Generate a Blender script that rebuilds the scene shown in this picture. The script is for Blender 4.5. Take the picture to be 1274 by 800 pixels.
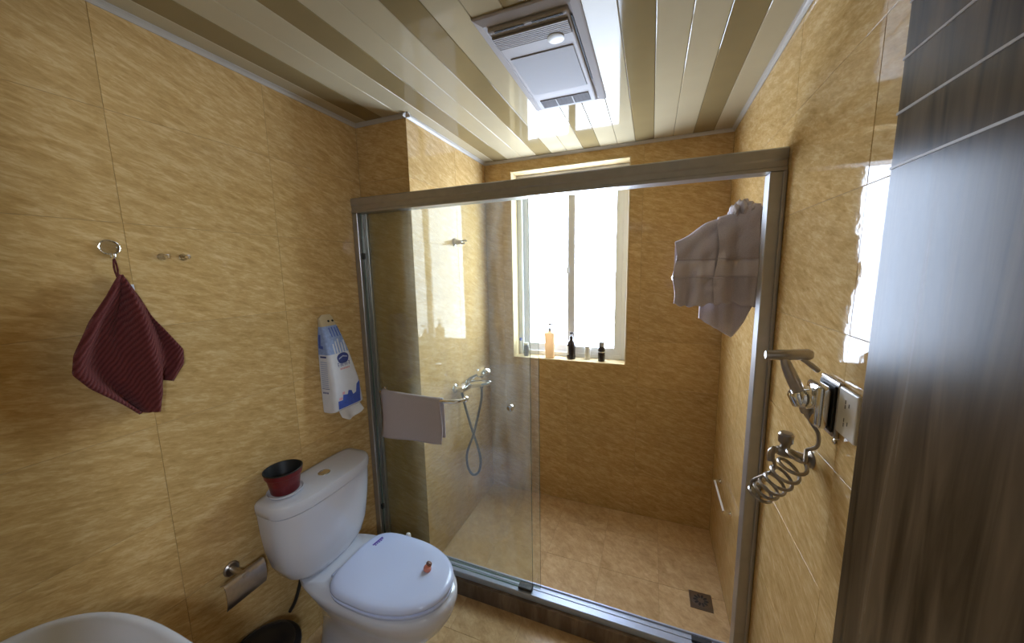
import bpy, bmesh, math, random
from mathutils import Vector, Matrix
random.seed(4)
for o in list(bpy.data.objects): bpy.data.objects.remove(o)
S = bpy.context.scene; C = S.collection
PI = math.pi

# ---------------------------------------------------------------- camera
F_PX, YAW, PITCH, ROLL = 442.36, -0.3739, -0.1409, -0.0192
CAM = Vector((-0.3868, -1.4128, 1.6269))
cd = bpy.data.cameras.new('camera'); cam = bpy.data.objects.new('camera', cd); C.objects.link(cam)
cd.sensor_fit = 'HORIZONTAL'; cd.sensor_width = 36; cd.lens = F_PX / 1274 * 36
cd.clip_start = 0.02; cd.clip_end = 60
f0 = Vector((math.sin(YAW), math.cos(YAW), 0)); r0 = Vector((math.cos(YAW), -math.sin(YAW), 0)); u0 = Vector((0, 0, 1))
fw = f0 * math.cos(PITCH) + u0 * math.sin(PITCH); up = u0 * math.cos(PITCH) - f0 * math.sin(PITCH)
rr = r0 * math.cos(ROLL) + up * math.sin(ROLL); uu = -r0 * math.sin(ROLL) + up * math.cos(ROLL)
M4 = Matrix((rr, uu, -fw)).transposed().to_4x4(); M4.translation = CAM
cam.matrix_world = M4
S.camera = cam
S.cycles.max_bounces = 12; S.cycles.diffuse_bounces = 7; S.cycles.glossy_bounces = 5; S.cycles.transparent_max_bounces = 16
# ---------------------------------------------------------------- world, exposure
WINDOW_STRENGTH = 21
HALL_FILL = 132  # strength of the out-of-view lamp added to brighten the left wall
w = bpy.data.worlds.new('world'); S.world = w; w.use_nodes = True
w.node_tree.nodes['Background'].inputs[0].default_value = (0.95, 0.93, 0.9, 1)
w.node_tree.nodes['Background'].inputs[1].default_value = 0.3
vs = S.view_settings
vs.view_transform = 'Standard'; vs.look = 'None'; vs.exposure = 0.14; vs.gamma = 1.0; vs.use_curve_mapping = False

# ---------------------------------------------------------------- dimensions
W, H, D = 1.778, 2.357, 0.904
PX, PY = -1.476, 0.061            # duct pillar in the far left corner
YF = -1.45                        # wall with the doorway
WX0, WX1, WZ0, WZ1 = -1.292, -0.522, 1.018, 2.285   # window opening
WD = 0.18                         # window recess depth

# ---------------------------------------------------------------- materials
MATS = {}
def nt(name):
    m = bpy.data.materials.new(name); m.use_nodes = True
    MATS[name] = m
    n = m.node_tree.nodes; return m, n, m.node_tree.links, n['Principled BSDF']
def plain(name, col, rough=0.5, metal=0.0, spec=0.5, bump=0.0, bscale=80, var=0.0, coat=0.0, trans=0.0):
    m, n, l, b = nt(name)
    b.inputs['Base Color'].default_value = (*col, 1); b.inputs['Roughness'].default_value = rough
    b.inputs['Metallic'].default_value = metal; b.inputs['Specular IOR Level'].default_value = spec
    b.inputs['Coat Weight'].default_value = coat
    if trans: b.inputs['Transmission Weight'].default_value = trans
    tc = n.new('ShaderNodeTexCoord'); no = n.new('ShaderNodeTexNoise'); no.inputs['Scale'].default_value = bscale
    no.inputs['Detail'].default_value = 3
    l.new(tc.outputs['Object'], no.inputs['Vector'])
    if bump:
        bp = n.new('ShaderNodeBump'); bp.inputs['Strength'].default_value = bump; bp.inputs['Distance'].default_value = 0.004
        l.new(no.outputs['Fac'], bp.inputs['Height']); l.new(bp.outputs[0], b.inputs['Normal'])
    cr = n.new('ShaderNodeValToRGB')
    cr.color_ramp.elements[0].position = .3; cr.color_ramp.elements[1].position = .7
    cr.color_ramp.elements[0].color = (*[max(0, c * (1 - var)) for c in col], 1)
    cr.color_ramp.elements[1].color = (*[min(1, c * (1 + var)) for c in col], 1)
    l.new(no.outputs['Fac'], cr.inputs['Fac']); l.new(cr.outputs['Color'], b.inputs['Base Color'])
    return m
def tile_mat(name, dark, mid, light, rough=0.035, scale=(3.0, 15.0), tilt=16, vary=0.05, bump=0.05):
    m, n, l, b = nt(name)
    tc = n.new('ShaderNodeTexCoord'); oi = n.new('ShaderNodeObjectInfo')
    mp = n.new('ShaderNodeMapping'); mp.inputs['Rotation'].default_value = (0, 0, math.radians(tilt))
    l.new(tc.outputs['Object'], mp.inputs['Vector'])
    sc = n.new('ShaderNodeVectorMath'); sc.operation = 'MULTIPLY'; sc.inputs[1].default_value = (*scale, 1)
    l.new(mp.outputs[0], sc.inputs[0])
    mul = n.new('ShaderNodeMath'); mul.operation = 'MULTIPLY'; mul.inputs[1].default_value = 40
    l.new(oi.outputs['Random'], mul.inputs[0])
    def noise(s, det, dist, rgh=.55):
        no = n.new('ShaderNodeTexNoise'); no.noise_dimensions = '4D'
        no.inputs['Scale'].default_value = s; no.inputs['Detail'].default_value = det
        no.inputs['Distortion'].default_value = dist; no.inputs['Roughness'].default_value = rgh
        l.new(sc.outputs[0], no.inputs['Vector']); l.new(mul.outputs[0], no.inputs['W']); return no
    a = noise(1.6, 6, .6); c = noise(4.5, 5, .9, .65)
    mx = n.new('ShaderNodeMath'); mx.operation = 'MULTIPLY_ADD'; mx.inputs[1].default_value = .5
    l.new(c.outputs['Fac'], mx.inputs[0])
    h = n.new('ShaderNodeMath'); h.operation = 'MULTIPLY'; h.inputs[1].default_value = .5
    l.new(a.outputs['Fac'], h.inputs[0]); l.new(h.outputs[0], mx.inputs[2])
    cr = n.new('ShaderNodeValToRGB'); e = cr.color_ramp.elements
    e[0].position = .36; e[0].color = (*dark, 1); e[1].position = .66; e[1].color = (*light, 1)
    k = e.new(.5); k.color = (*mid, 1)
    l.new(mx.outputs[0], cr.inputs['Fac'])
    hv = n.new('ShaderNodeHueSaturation')
    mr = n.new('ShaderNodeMapRange'); mr.inputs['To Min'].default_value = 1 - vary; mr.inputs['To Max'].default_value = 1 + vary
    l.new(oi.outputs['Random'], mr.inputs['Value']); l.new(mr.outputs[0], hv.inputs['Value']); l.new(cr.outputs[0], hv.inputs['Color'])
    l.new(hv.outputs[0], b.inputs['Base Color'])
    b.inputs['Roughness'].default_value = rough; b.inputs['Specular IOR Level'].default_value = 0.12
    if bump:
        nb = n.new('ShaderNodeTexNoise'); nb.inputs['Scale'].default_value = 45; nb.inputs['Detail'].default_value = 2
        l.new(tc.outputs['Object'], nb.inputs['Vector'])
        bp = n.new('ShaderNodeBump'); bp.inputs['Strength'].default_value = bump; bp.inputs['Distance'].default_value = 0.002
        l.new(nb.outputs['Fac'], bp.inputs['Height']); l.new(bp.outputs[0], b.inputs['Normal'])
    return m
tile_mat('wall_tile', (.40, .250, .088), (.52, .343, .138), (.66, .485, .25), scale=(7.5, 30.0))
tile_mat('floor_tile', (.42, .275, .13), (.54, .365, .185), (.66, .48, .27), rough=.22, scale=(7, 12), tilt=40, bump=.08)
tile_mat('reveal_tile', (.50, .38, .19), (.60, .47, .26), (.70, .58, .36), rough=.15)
tile_mat('curb_stone', (.10, .075, .055), (.17, .125, .09), (.30, .23, .17), rough=.25, scale=(4, 14), tilt=-8)
plain('grout', (.36, .25, .11), .8, var=.15)
plain('plaster', (.42, .38, .32), .8)
plain('hall_floor', (.30, .24, .18), .5)
m_, n_, l_, b_ = nt('fill_lamp_glow')  # emission of the added hall lamp, tinted to suit the left wall
b_.inputs['Emission Color'].default_value = (.82, .93, 1.1, 1); b_.inputs['Emission Strength'].default_value = HALL_FILL
plain('slat_light', (.42, .355, .225), .07, spec=.12, bump=.015, bscale=9, var=.02)
plain('slat_dark', (.225, .168, .078), .07, spec=.12, bump=.015, bscale=9, var=.03)
plain('trim_pvc', (.42, .39, .34), .25)
plain('lamp_plastic', (.40, .375, .365), .55, spec=.15)
plain('lamp_diffuser', (.40, .40, .415), .7, spec=.1)
plain('lamp_grille', (.20, .175, .165), .5, spec=.1)
plain('slot_dark', (.02, .02, .02), .7)
plain('ivory_cap', (.44, .425, .37), .35)
plain('aluminium', (.42, .41, .40), .36, metal=.75, bump=.02, bscale=30, var=.05)
plain('rail_metal', (.40, .45, .55), .35, metal=.25, var=.04)
plain('chrome', (.82, .82, .82), .08, metal=1)
plain('brushed', (.46, .42, .38), .3, metal=1, var=.08, bscale=60)
plain('dark_rubber', (.02, .02, .02), .5)
plain('hose_dark', (.022, .021, .020), .4)
plain('hose_steel', (.36, .33, .30), .28, metal=1)
plain('ceramic', (.58, .60, .67), .06, coat=.3)
plain('seat_plastic', (.57, .65, .90), .18)
plain('window_pvc', (.66, .66, .66), .35)
plain('pot_red', (.13, .008, .012), .35, var=.1)
plain('pot_black', (.012, .012, .012), .45)
plain('bin_black', (.010, .010, .012), .3)
plain('soil', (.006, .005, .004), .9)
plain('towel_grey', (.57, .52, .56), .95, spec=.1, bump=.7, bscale=420, var=.12)
plain('towel_band', (.63, .575, .60), .85, spec=.15, bump=.15, bscale=300, var=.05)
plain('cloth_pale', (.50, .45, .46), .9, spec=.1, bump=.5, bscale=420, var=.08)
plain('clear_plastic', (.95, .95, .95), .05, trans=1.0)
plain('hook_chrome', (.9, .9, .9), .1, metal=1)
plain('white_plastic', (.72, .70, .66), .3)
plain('socket_hole', (.10, .09, .08), .6)
plain('purple_print', (.10, .05, .38), .4)
plain('pink_rubber', (.75, .27, .20), .4, var=.1)
plain('brown_tip', (.16, .06, .035), .4)
plain('bag_white', (.66, .68, .74), .25, bump=.2, bscale=40, var=.03)
plain('bag_blue', (.05, .10, .42), .3, var=.15)
plain('bag_lightblue', (.24, .33, .58), .3, var=.15)
plain('bag_clear', (.52, .42, .26), .2, bump=.3, bscale=60)
plain('print_navy', (.025, .045, .22), .4)
plain('print_red', (.62, .22, .24), .4)
plain('print_greyblue', (.34, .40, .58), .4)
plain('print_pink', (.68, .36, .42), .4)
plain('tissue', (.72, .69, .66), .9, spec=.1, bump=.2, bscale=120)
plain('soap_cream', (.72, .55, .36), .35)
def add_translucency(name, col, fac):
    m = MATS[name]; n, l = m.node_tree.nodes, m.node_tree.links
    t = n.new('ShaderNodeBsdfTranslucent'); t.inputs[0].default_value = (*col, 1)
    x = n.new('ShaderNodeMixShader'); x.inputs[0].default_value = fac
    l.new(n['Principled BSDF'].outputs[0], x.inputs[1]); l.new(t.outputs[0], x.inputs[2]); l.new(x.outputs[0], n['Material Output'].inputs[0])
add_translucency('soap_cream', (.9, .72, .48), .30)
plain('bottle_dark', (.02, .012, .012), .15)
plain('bottle_label', (.55, .52, .45), .5)
plain('tube_white', (.62, .58, .48), .4)
plain('cap_grey', (.45, .45, .47), .25, metal=.6)
plain('pump_grey', (.50, .52, .55), .3)
plain('blue_plastic', (.02, .06, .30), .35)
plain('inlay', (.40, .36, .32), .4, spec=.2)
def m_towel_red():
    m, n, l, b = nt('towel_red')
    tc = n.new('ShaderNodeTexCoord'); wv = n.new('ShaderNodeTexWave'); wv.inputs['Scale'].default_value = 34
    wv.bands_direction = 'Y'; wv.inputs['Distortion'].default_value = 2.5; wv.inputs['Detail'].default_value = 2
    mp = n.new('ShaderNodeMapping'); mp.inputs['Rotation'].default_value = (math.radians(35), 0, 0)
    l.new(tc.outputs['Object'], mp.inputs['Vector']); l.new(mp.outputs[0], wv.inputs['Vector'])
    cr = n.new('ShaderNodeValToRGB'); e = cr.color_ramp.elements
    e[0].color = (.085, .018, .017, 1); e[1].color = (.135, .034, .032, 1)
    l.new(wv.outputs['Fac'], cr.inputs[0]); l.new(cr.outputs[0], b.inputs['Base Color'])
    no = n.new('ShaderNodeTexNoise'); no.inputs['Scale'].default_value = 350; l.new(tc.outputs['Object'], no.inputs['Vector'])
    ad = n.new('ShaderNodeMath'); ad.operation = 'ADD'; l.new(no.outputs['Fac'], ad.inputs[0]); l.new(wv.outputs['Fac'], ad.inputs[1])
    bp = n.new('ShaderNodeBump'); bp.inputs['Strength'].default_value = .7; bp.inputs['Distance'].default_value = .004
    l.new(ad.outputs[0], bp.inputs['Height']); l.new(bp.outputs[0], b.inputs['Normal'])
    b.inputs['Roughness'].default_value = .95; b.inputs['Specular IOR Level'].default_value = .1
    b.inputs['Sheen Weight'].default_value = .4; b.inputs['Sheen Tint'].default_value = (.5, .25, .24, 1)
m_towel_red()
def m_door():
    m, n, l, b = nt('door_wood')
    tc = n.new('ShaderNodeTexCoord'); mp = n.new('ShaderNodeMapping'); mp.inputs['Scale'].default_value = (22, 22, 1.6)
    l.new(tc.outputs['Object'], mp.inputs['Vector'])
    no = n.new('ShaderNodeTexNoise'); no.inputs['Scale'].default_value = 1.3; no.inputs['Detail'].default_value = 7; no.inputs['Distortion'].default_value = .8
    l.new(mp.outputs[0], no.inputs['Vector'])
    cr = n.new('ShaderNodeValToRGB'); e = cr.color_ramp.elements
    e[0].position = .3; e[0].color = (.026, .017, .008, 1); e[1].position = .7; e[1].color = (.125, .085, .045, 1)
    l.new(no.outputs['Fac'], cr.inputs[0]); l.new(cr.outputs[0], b.inputs['Base Color'])
    mr = n.new('ShaderNodeMapRange'); mr.inputs['To Min'].default_value = .22; mr.inputs['To Max'].default_value = .30
    l.new(no.outputs['Fac'], mr.inputs[0]); l.new(mr.outputs[0], b.inputs['Roughness'])
    bp = n.new('ShaderNodeBump'); bp.inputs['Strength'].default_value = .0
    b.inputs['Specular IOR Level'].default_value = .10
m_door()
def m_glass(name, tint, film):
    m, n, l, b = nt(name); n.remove(b)
    out = n['Material Output']
    tr = n.new('ShaderNodeBsdfTransparent'); tr.inputs[0].default_value = (*tint, 1)
    gl = n.new('ShaderNodeBsdfGlossy'); gl.inputs['Roughness'].default_value = .0
    lw = n.new('ShaderNodeLayerWeight'); lw.inputs[0].default_value = .5
    pw = n.new('ShaderNodeMath'); pw.operation = 'POWER'; pw.inputs[1].default_value = 5; l.new(lw.outputs['Facing'], pw.inputs[0])
    fr = n.new('ShaderNodeMath'); fr.operation = 'MULTIPLY_ADD'; fr.inputs[1].default_value = .96; fr.inputs[2].default_value = .04; l.new(pw.outputs[0], fr.inputs[0])
    mx = n.new('ShaderNodeMixShader'); l.new(fr.outputs[0], mx.inputs[0]); l.new(tr.outputs[0], mx.inputs[1]); l.new(gl.outputs[0], mx.inputs[2])
    df = n.new('ShaderNodeBsdfDiffuse'); df.inputs[0].default_value = (.75, .76, .72, 1)
    tl = n.new('ShaderNodeBsdfTranslucent'); tl.inputs[0].default_value = (.75, .76, .72, 1)
    dm = n.new('ShaderNodeMixShader'); l.new(df.outputs[0], dm.inputs[1]); l.new(tl.outputs[0], dm.inputs[2])
    tc = n.new('ShaderNodeTexCoord'); mp = n.new('ShaderNodeMapping'); mp.inputs['Scale'].default_value = (14, 1, 2.2)
    l.new(tc.outputs['Object'], mp.inputs[0])
    no = n.new('ShaderNodeTexNoise'); no.inputs['Scale'].default_value = 1.5; no.inputs['Detail'].default_value = 5; l.new(mp.outputs[0], no.inputs[0])
    mr = n.new('ShaderNodeMapRange'); mr.inputs['From Min'].default_value = .4; mr.inputs['From Max'].default_value = .75
    mr.inputs['To Min'].default_value = film * .5; mr.inputs['To Max'].default_value = film * 2
    l.new(no.outputs['Fac'], mr.inputs[0])
    m2 = n.new('ShaderNodeMixShader'); l.new(mr.outputs[0], m2.inputs[0]); l.new(mx.outputs[0], m2.inputs[1]); l.new(dm.outputs[0], m2.inputs[2])
    l.new(m2.outputs[0], out.inputs[0])
m_glass('shower_glass', (.962, .975, .952), .027)
plain('glass_edge', (.10, .16, .13), .15)
def m_pane():
    m, n, l, b = nt('frosted_daylight_pane')
    b.inputs['Base Color'].default_value = (.8, .82, .85, 1); b.inputs['Roughness'].default_value = .5
    b.inputs['Emission Color'].default_value = (.66, .80, 1.04, 1); b.inputs['Emission Strength'].default_value = WINDOW_STRENGTH
m_pane()

# ---------------------------------------------------------------- helpers
def link(name, me, m, parent=None, loc=None):
    o = bpy.data.objects.new(name, me); C.objects.link(o)
    if m and not me.materials: me.materials.append(MATS[m])
    if parent: o.parent = parent
    if loc is not None: o.location = loc
    return o
def obj(name, bm, m, parent=None, smooth=False, angle=40, loc=None):
    bmesh.ops.recalc_face_normals(bm, faces=bm.faces)
    me = bpy.data.meshes.new(name); bm.to_mesh(me); bm.free()
    if smooth:
        me.polygons.foreach_set('use_smooth', [True] * len(me.polygons))
        me.set_sharp_from_angle(angle=math.radians(angle))
    return link(name, me, m, parent, loc)
def tag(o, label, cat, group=None):
    o['label'] = label; o['category'] = cat
    if group: o['group'] = group
    return o
def thing(name, label, cat, group=None, loc=(0, 0, 0)):
    o = bpy.data.objects.new(name, None); C.objects.link(o); o.location = loc; o.empty_display_size = .05
    return tag(o, label, cat, group)
def structure(o, label=None, cat=None):
    o['kind'] = 'structure'
    if label: o['label'] = label
    if cat: o['category'] = cat
    return o
def box(bm, x0, x1, y0, y1, z0, z1, bev=0, seg=1):
    vs_ = [bm.verts.new(p) for p in ((x0, y0, z0), (x1, y0, z0), (x1, y1, z0), (x0, y1, z0), (x0, y0, z1), (x1, y0, z1), (x1, y1, z1), (x0, y1, z1))]
    fs = [bm.faces.new([vs_[i] for i in q]) for q in ((0, 3, 2, 1), (4, 5, 6, 7), (0, 1, 5, 4), (1, 2, 6, 5), (2, 3, 7, 6), (3, 0, 4, 7))]
    if bev:
        es = list({e for f in fs for e in f.edges})
        bmesh.ops.bevel(bm, geom=es, offset=bev, segments=seg, affect='EDGES', profile=.5)
    return vs_
def boxo(name, b, m, parent=None, bev=0.0, seg=2):
    bm = bmesh.new(); box(bm, *b, bev=bev, seg=seg); return obj(name, bm, m, parent, smooth=seg > 2)
def loft(bm, rings, cap0=True, cap1=True, close=True):
    vr = [[bm.verts.new(p) for p in r] for r in rings]; n = len(vr[0])
    for a, b in zip(vr[:-1], vr[1:]):
        for i in range(n if close else n - 1):
            j = (i + 1) % n; bm.faces.new((a[i], a[j], b[j], b[i]))
    if cap0: bm.faces.new(vr[0][::-1])
    if cap1: bm.faces.new(vr[-1])
    return vr
def frame_of(d):
    d = d.normalized(); a = Vector((0, 0, 1)) if abs(d.z) < .9 else Vector((1, 0, 0))
    u = d.cross(a).normalized(); return u, d.cross(u).normalized()
def tube(bm, pts, r, seg=10, cap=True):
    pts = [Vector(p) for p in pts]; rs = r if isinstance(r, (list, tuple)) else [r] * len(pts)
    rings = []; u = None
    for i, p in enumerate(pts):
        d = (pts[min(i + 1, len(pts) - 1)] - pts[max(i - 1, 0)]).normalized()
        if u is None: u, v = frame_of(d)
        else:
            u = (u - d * u.dot(d)).normalized(); v = d.cross(u)
        rings.append([p + (u * math.cos(2 * PI * k / seg) + v * math.sin(2 * PI * k / seg)) * rs[i] for k in range(seg)])
    loft(bm, rings, cap, cap)
def smoothpath(P, n=8):
    P = [Vector(p) for p in P]; out = []
    for i in range(len(P) - 1):
        a, b, c, d = P[max(i - 1, 0)], P[i], P[i + 1], P[min(i + 2, len(P) - 1)]
        for k in range(n):
            t = k / n
            out.append(.5 * ((2 * b) + (-a + c) * t + (2 * a - 5 * b + 4 * c - d) * t * t + (-a + 3 * b - 3 * c + d) * t ** 3))
    return out + [P[-1]]
def lathe(bm, prof, c=(0, 0, 0), axis=(0, 0, 1), seg=28, sx=1, sy=1, cap0=True):
    ax = Vector(axis).normalized()
    if ax.z > .99: u, v = Vector((1, 0, 0)), Vector((0, 1, 0))
    else: u, v = frame_of(ax)
    c = Vector(c); rings = []
    for r, h in prof:
        rings.append([c + ax * h + u * (max(r, 1e-4) * sx * math.cos(2 * PI * k / seg)) + v * (max(r, 1e-4) * sy * math.sin(2 * PI * k / seg)) for k in range(seg)])
    loft(bm, rings, cap0, True)
def tubeo(name, pts, r, m, parent=None, seg=10):
    bm = bmesh.new(); tube(bm, pts, r, seg); return obj(name, bm, m, parent, True)
def latheo(name, prof, m, parent=None, c=(0, 0, 0), axis=(0, 0, 1), seg=28, sx=1, sy=1, angle=40, cap0=True):
    bm = bmesh.new(); lathe(bm, prof, c, axis, seg, sx, sy, cap0); return obj(name, bm, m, parent, True, angle)
def spow(v, e): return math.copysign(abs(v) ** e, v)

# ---------------------------------------------------------------- tiles
TCACHE = {}
TH = 0.007
def tile_mesh(wd, ht, m):
    key = (round(wd, 4), round(ht, 4), m)
    if key in TCACHE: return TCACHE[key]
    a, b, c = wd / 2, ht / 2, .0005
    bm = bmesh.new()
    def ring(x, y, z): return [(-x, -y, z), (x, -y, z), (x, y, z), (-x, y, z)]
    loft(bm, [ring(a, b, -TH), ring(a, b, -c), ring(a - c, b - c, 0)])
    bmesh.ops.recalc_face_normals(bm, faces=bm.faces)
    me = bpy.data.meshes.new('tile'); bm.to_mesh(me); bm.free(); me.materials.append(MATS[m]); TCACHE[key] = me
    return me
def cut_mesh(u0_, u1_, v0_, v1_, hole, m):
    cu, cv = (u0_ + u1_) / 2, (v0_ + v1_) / 2
    us = sorted({u0_, u1_, *[h for h in hole[:2] if u0_ < h < u1_]}); vv = sorted({v0_, v1_, *[h for h in hole[2:] if v0_ < h < v1_]})
    bm = bmesh.new(); g = {}
    def V(i, j):
        if (i, j) not in g: g[i, j] = bm.verts.new((us[i] - cu, vv[j] - cv, 0))
        return g[i, j]
    fs = []
    for i in range(len(us) - 1):
        for j in range(len(vv) - 1):
            mu, mv = (us[i] + us[i + 1]) / 2, (vv[j] + vv[j + 1]) / 2
            if hole[0] < mu < hole[1] and hole[2] < mv < hole[3]: continue
            fs.append(bm.faces.new((V(i, j), V(i + 1, j), V(i + 1, j + 1), V(i, j + 1))))
    if not fs: bm.free(); return None
    r = bmesh.ops.extrude_face_region(bm, geom=fs)
    for v in [x for x in r['geom'] if isinstance(x, bmesh.types.BMVert)]: v.co.z -= TH
    bmesh.ops.recalc_face_normals(bm, faces=bm.faces)
    me = bpy.data.meshes.new('tile'); bm.to_mesh(me); bm.free(); me.materials.append(MATS[m]); return me
def tiles(parent, org, u, v, n, ucuts, vcuts, m, gap=.0011, hole=None, name='tile', tilt=.0009):
    org, u, v, n = Vector(org), Vector(u), Vector(v), Vector(n)
    R3 = Matrix((u, v, n)).transposed()
    for a, b in zip(ucuts[:-1], ucuts[1:]):
        for c, d in zip(vcuts[:-1], vcuts[1:]):
            a1, b1, c1, d1 = a + gap / 2, b - gap / 2, c + gap / 2, d - gap / 2
            if hole and a1 < hole[1] and b1 > hole[0] and c1 < hole[3] and d1 > hole[2]:
                me = cut_mesh(a1, b1, c1, d1, hole, m)
                if me is None: continue
            else: me = tile_mesh(b1 - a1, d1 - c1, m)
            o = link(name, me, None, parent)
            rot = R3 @ Matrix.Rotation(random.gauss(0, tilt), 3, 'X') @ Matrix.Rotation(random.gauss(0, tilt), 3, 'Y')
            o.matrix_local = Matrix.Translation(org + u * (a + b) / 2 + v * (c + d) / 2) @ rot.to_4x4()
def cuts(lo, hi, off, step):
    k = math.ceil((lo - off) / step + 1e-6); out = [lo]
    while off + k * step < hi - 1e-6:
        if off + k * step - lo > .012: out.append(off + k * step)
        k += 1
    if hi - out[-1] < .012 and len(out) > 1: out.pop()
    return out + [hi]
G = .0012   # grout sits this far behind the tile faces
ZC = cuts(0, H, .281, .3)

# ---------------------------------------------------------------- the room shell
floor = structure(boxo('floor', (-W - .1, .1, YF - .12, D + .2, -.1, -G), 'grout'), 'tan stone-look tiled bathroom floor', 'floor')
tiles(floor, (0, 0, 0), (1, 0, 0), (0, 1, 0), (0, 0, 1), cuts(-W, 0, -.6, .3), cuts(YF, -.03, -.2, .3), 'floor_tile')
tiles(floor, (0, 0, 0), (1, 0, 0), (0, 1, 0), (0, 0, 1), cuts(PX, 0, -.6, .3), cuts(.07, D, .385, .3), 'floor_tile')
wl = structure(boxo('wall_left', (-W - .1, -W - G, YF - .12, D + .2, -.1, H + .1), 'grout'), 'left wall of glossy tan streaked tiles', 'wall')
tiles(wl, (-W, 0, 0), (0, 1, 0), (0, 0, 1), (1, 0, 0), cuts(YF, PY, -.40, .45), ZC, 'wall_tile')
wr = structure(boxo('wall_right', (G, .1, YF - .12, D + .2, -.1, H + .1), 'grout'), 'right wall of glossy tan streaked tiles', 'wall')
tiles(wr, (0, 0, 0), (0, -1, 0), (0, 0, 1), (-1, 0, 0), cuts(-D, -YF, .483, .45), ZC, 'wall_tile')
bm = bmesh.new()
for b in ((-W - .1, WX0, D + G, D + .2, -.1, H + .1), (WX1, .1, D + G, D + .2, -.1, H + .1), (WX0, WX1, D + G, D + .2, -.1, WZ0), (WX0, WX1, D + G, D + .2, WZ1, H + .1)): box(bm, *b)
wb = structure(obj('wall_back', bm, 'grout'), 'far shower wall of tan streaked tiles around the window', 'wall')
tiles(wb, (0, D, 0), (1, 0, 0), (0, 0, 1), (0, -1, 0), cuts(PX, 0, -.45, .45), ZC, 'wall_tile', hole=(WX0, WX1, WZ0, WZ1))
pil = structure(boxo('wall_pillar', (-W - .05, PX - G, PY + G, D + .1, -.05, H + .05), 'grout'), 'tiled pipe duct pillar in the far left corner', 'wall')
tiles(pil, (0, PY, 0), (1, 0, 0), (0, 0, 1), (0, -1, 0), [-W, PX], ZC, 'wall_tile')
tiles(pil, (PX, 0, 0), (0, 1, 0), (0, 0, 1), (1, 0, 0), cuts(PY, D, .50, .45), ZC, 'wall_tile')
bm = bmesh.new()
for b in ((-W - .1, -.80, YF - .12, YF, 0, H + .1), (-.045, .1, YF - .12, YF, 0, H + .1), (-.80, -.045, YF - .12, YF, 2.10, H + .1)): box(bm, *b)
structure(obj('wall_front', bm, 'wall_tile'), 'tiled wall with the doorway', 'wall')
# the hall behind the viewer, with a lamp added to brighten the left wall
HY = -3.4
structure(boxo('floor_hall', (-2.2, 1.5, HY, YF - .12, -.1, -.002), 'hall_floor'), 'floor of the hall outside the doorway', 'floor')
structure(boxo('ceiling_hall', (-2.2, 1.5, HY, YF - .12, 2.5, 2.6), 'plaster'), 'ceiling of the hall outside the doorway', 'ceiling')
structure(boxo('wall_hall_left', (-2.3, -2.2, HY, YF - .12, -.1, 2.6), 'plaster'), 'left wall of the hall', 'wall')
structure(boxo('wall_hall_right', (1.5, 1.6, HY, YF - .12, -.1, 2.6), 'plaster'), 'right wall of the hall', 'wall')
structure(boxo('wall_hall_far', (-2.3, 1.6, HY - .1, HY, -.1, 2.6), 'plaster'), 'far wall of the hall', 'wall')
bm = bmesh.new()
for b in ((-2.3, -W - .1, YF - .12, YF - .02, -.1, 2.6), (.1, 1.6, YF - .12, YF - .02, -.1, 2.6), (-W - .1, .1, YF - .12, YF - .02, H + .1, 2.6)): box(bm, *b)
structure(obj('wall_hall_near', bm, 'plaster'), 'hall wall beside the bathroom doorway', 'wall')
pl = thing('hall_fill_lamp', 'white globe fill lamp added in the hall outside the doorway to brighten the left wall', 'lamp', None, (.36, -1.98, 2.5))
latheo('canopy', [(.06, 0), (.06, -.012), (.05, -.02), (.008, -.024)], 'white_plastic', pl, seg=20)
tubeo('cord', [(0, 0, -.02), (0, 0, -.46)], .004, 'dark_rubber', pl, 8)
latheo('globe', [(.001, -.66)] + [(.10 * math.sin(a), -.56 - .10 * math.cos(a)) for a in [PI * k / 12 for k in range(1, 12)]] + [(.001, -.46)], 'fill_lamp_glow', pl, seg=24, angle=80)
# ceiling of snap-in slats
ceil = structure(boxo('ceiling', (-W - .1, .1, YF - .12, D + .2, H + .006, H + .1), 'slot_dark'), 'ceiling of glossy cream and taupe plastic slats', 'ceiling')
def slat_mesh(wd, ln):
    a, b = wd / 2, ln / 2
    bm = bmesh.new()
    prof = [(-a, .007), (-a, .0015), (-a + .002, 0), (a - .002, 0), (a, .0015), (a, .007)]
    loft(bm, [[(x, y, z) for x, z in prof] for y in (-b, b)])
    bmesh.ops.recalc_face_normals(bm, faces=bm.faces)
    me = bpy.data.meshes.new('ceiling_slat'); bm.to_mesh(me); bm.free(); return me
sm = {}
for i in range(18):
    x1 = -.1 * i; x0 = max(x1 - .1, -W); yend = D if x0 > PX - .05 else PY
    kind = 'slat_dark' if i % 3 == 1 else 'slat_light'
    key = (round(x1 - x0, 3), yend, kind)
    if key not in sm:
        sm[key] = slat_mesh(x1 - x0 - .0012, yend - YF); sm[key].materials.append(MATS[kind])
    link('ceiling_slat', sm[key], None, ceil, ((x0 + x1) / 2, (YF + yend) / 2, H))
def trim(name, p0, p1, inward, label):
    p0, p1, n = Vector(p0), Vector(p1), Vector(inward)
    prof = [(0, 0), (0, -.016), (.003, -.016), (.005, -.012), (.007, -.008), (.011, -.005), (.016, -.003), (.016, 0)]
    bm = bmesh.new()
    loft(bm, [[p + n * (a + .0006) + Vector((0, 0, b - .0005)) for a, b in prof] for p in (p0, p1)])
    structure(obj(name, bm, 'trim_pvc'), label, 'trim')
trim('trim_1', (-W, YF, H), (-W, PY, H), (1, 0, 0), 'pale ceiling trim along the left wall')
trim('trim_2', (-W, PY, H), (PX + .026, PY, H), (0, -1, 0), 'pale ceiling trim across the pillar front')
trim('trim_3', (PX, PY - .026, H), (PX, D, H), (1, 0, 0), 'pale ceiling trim along the pillar side')
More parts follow.
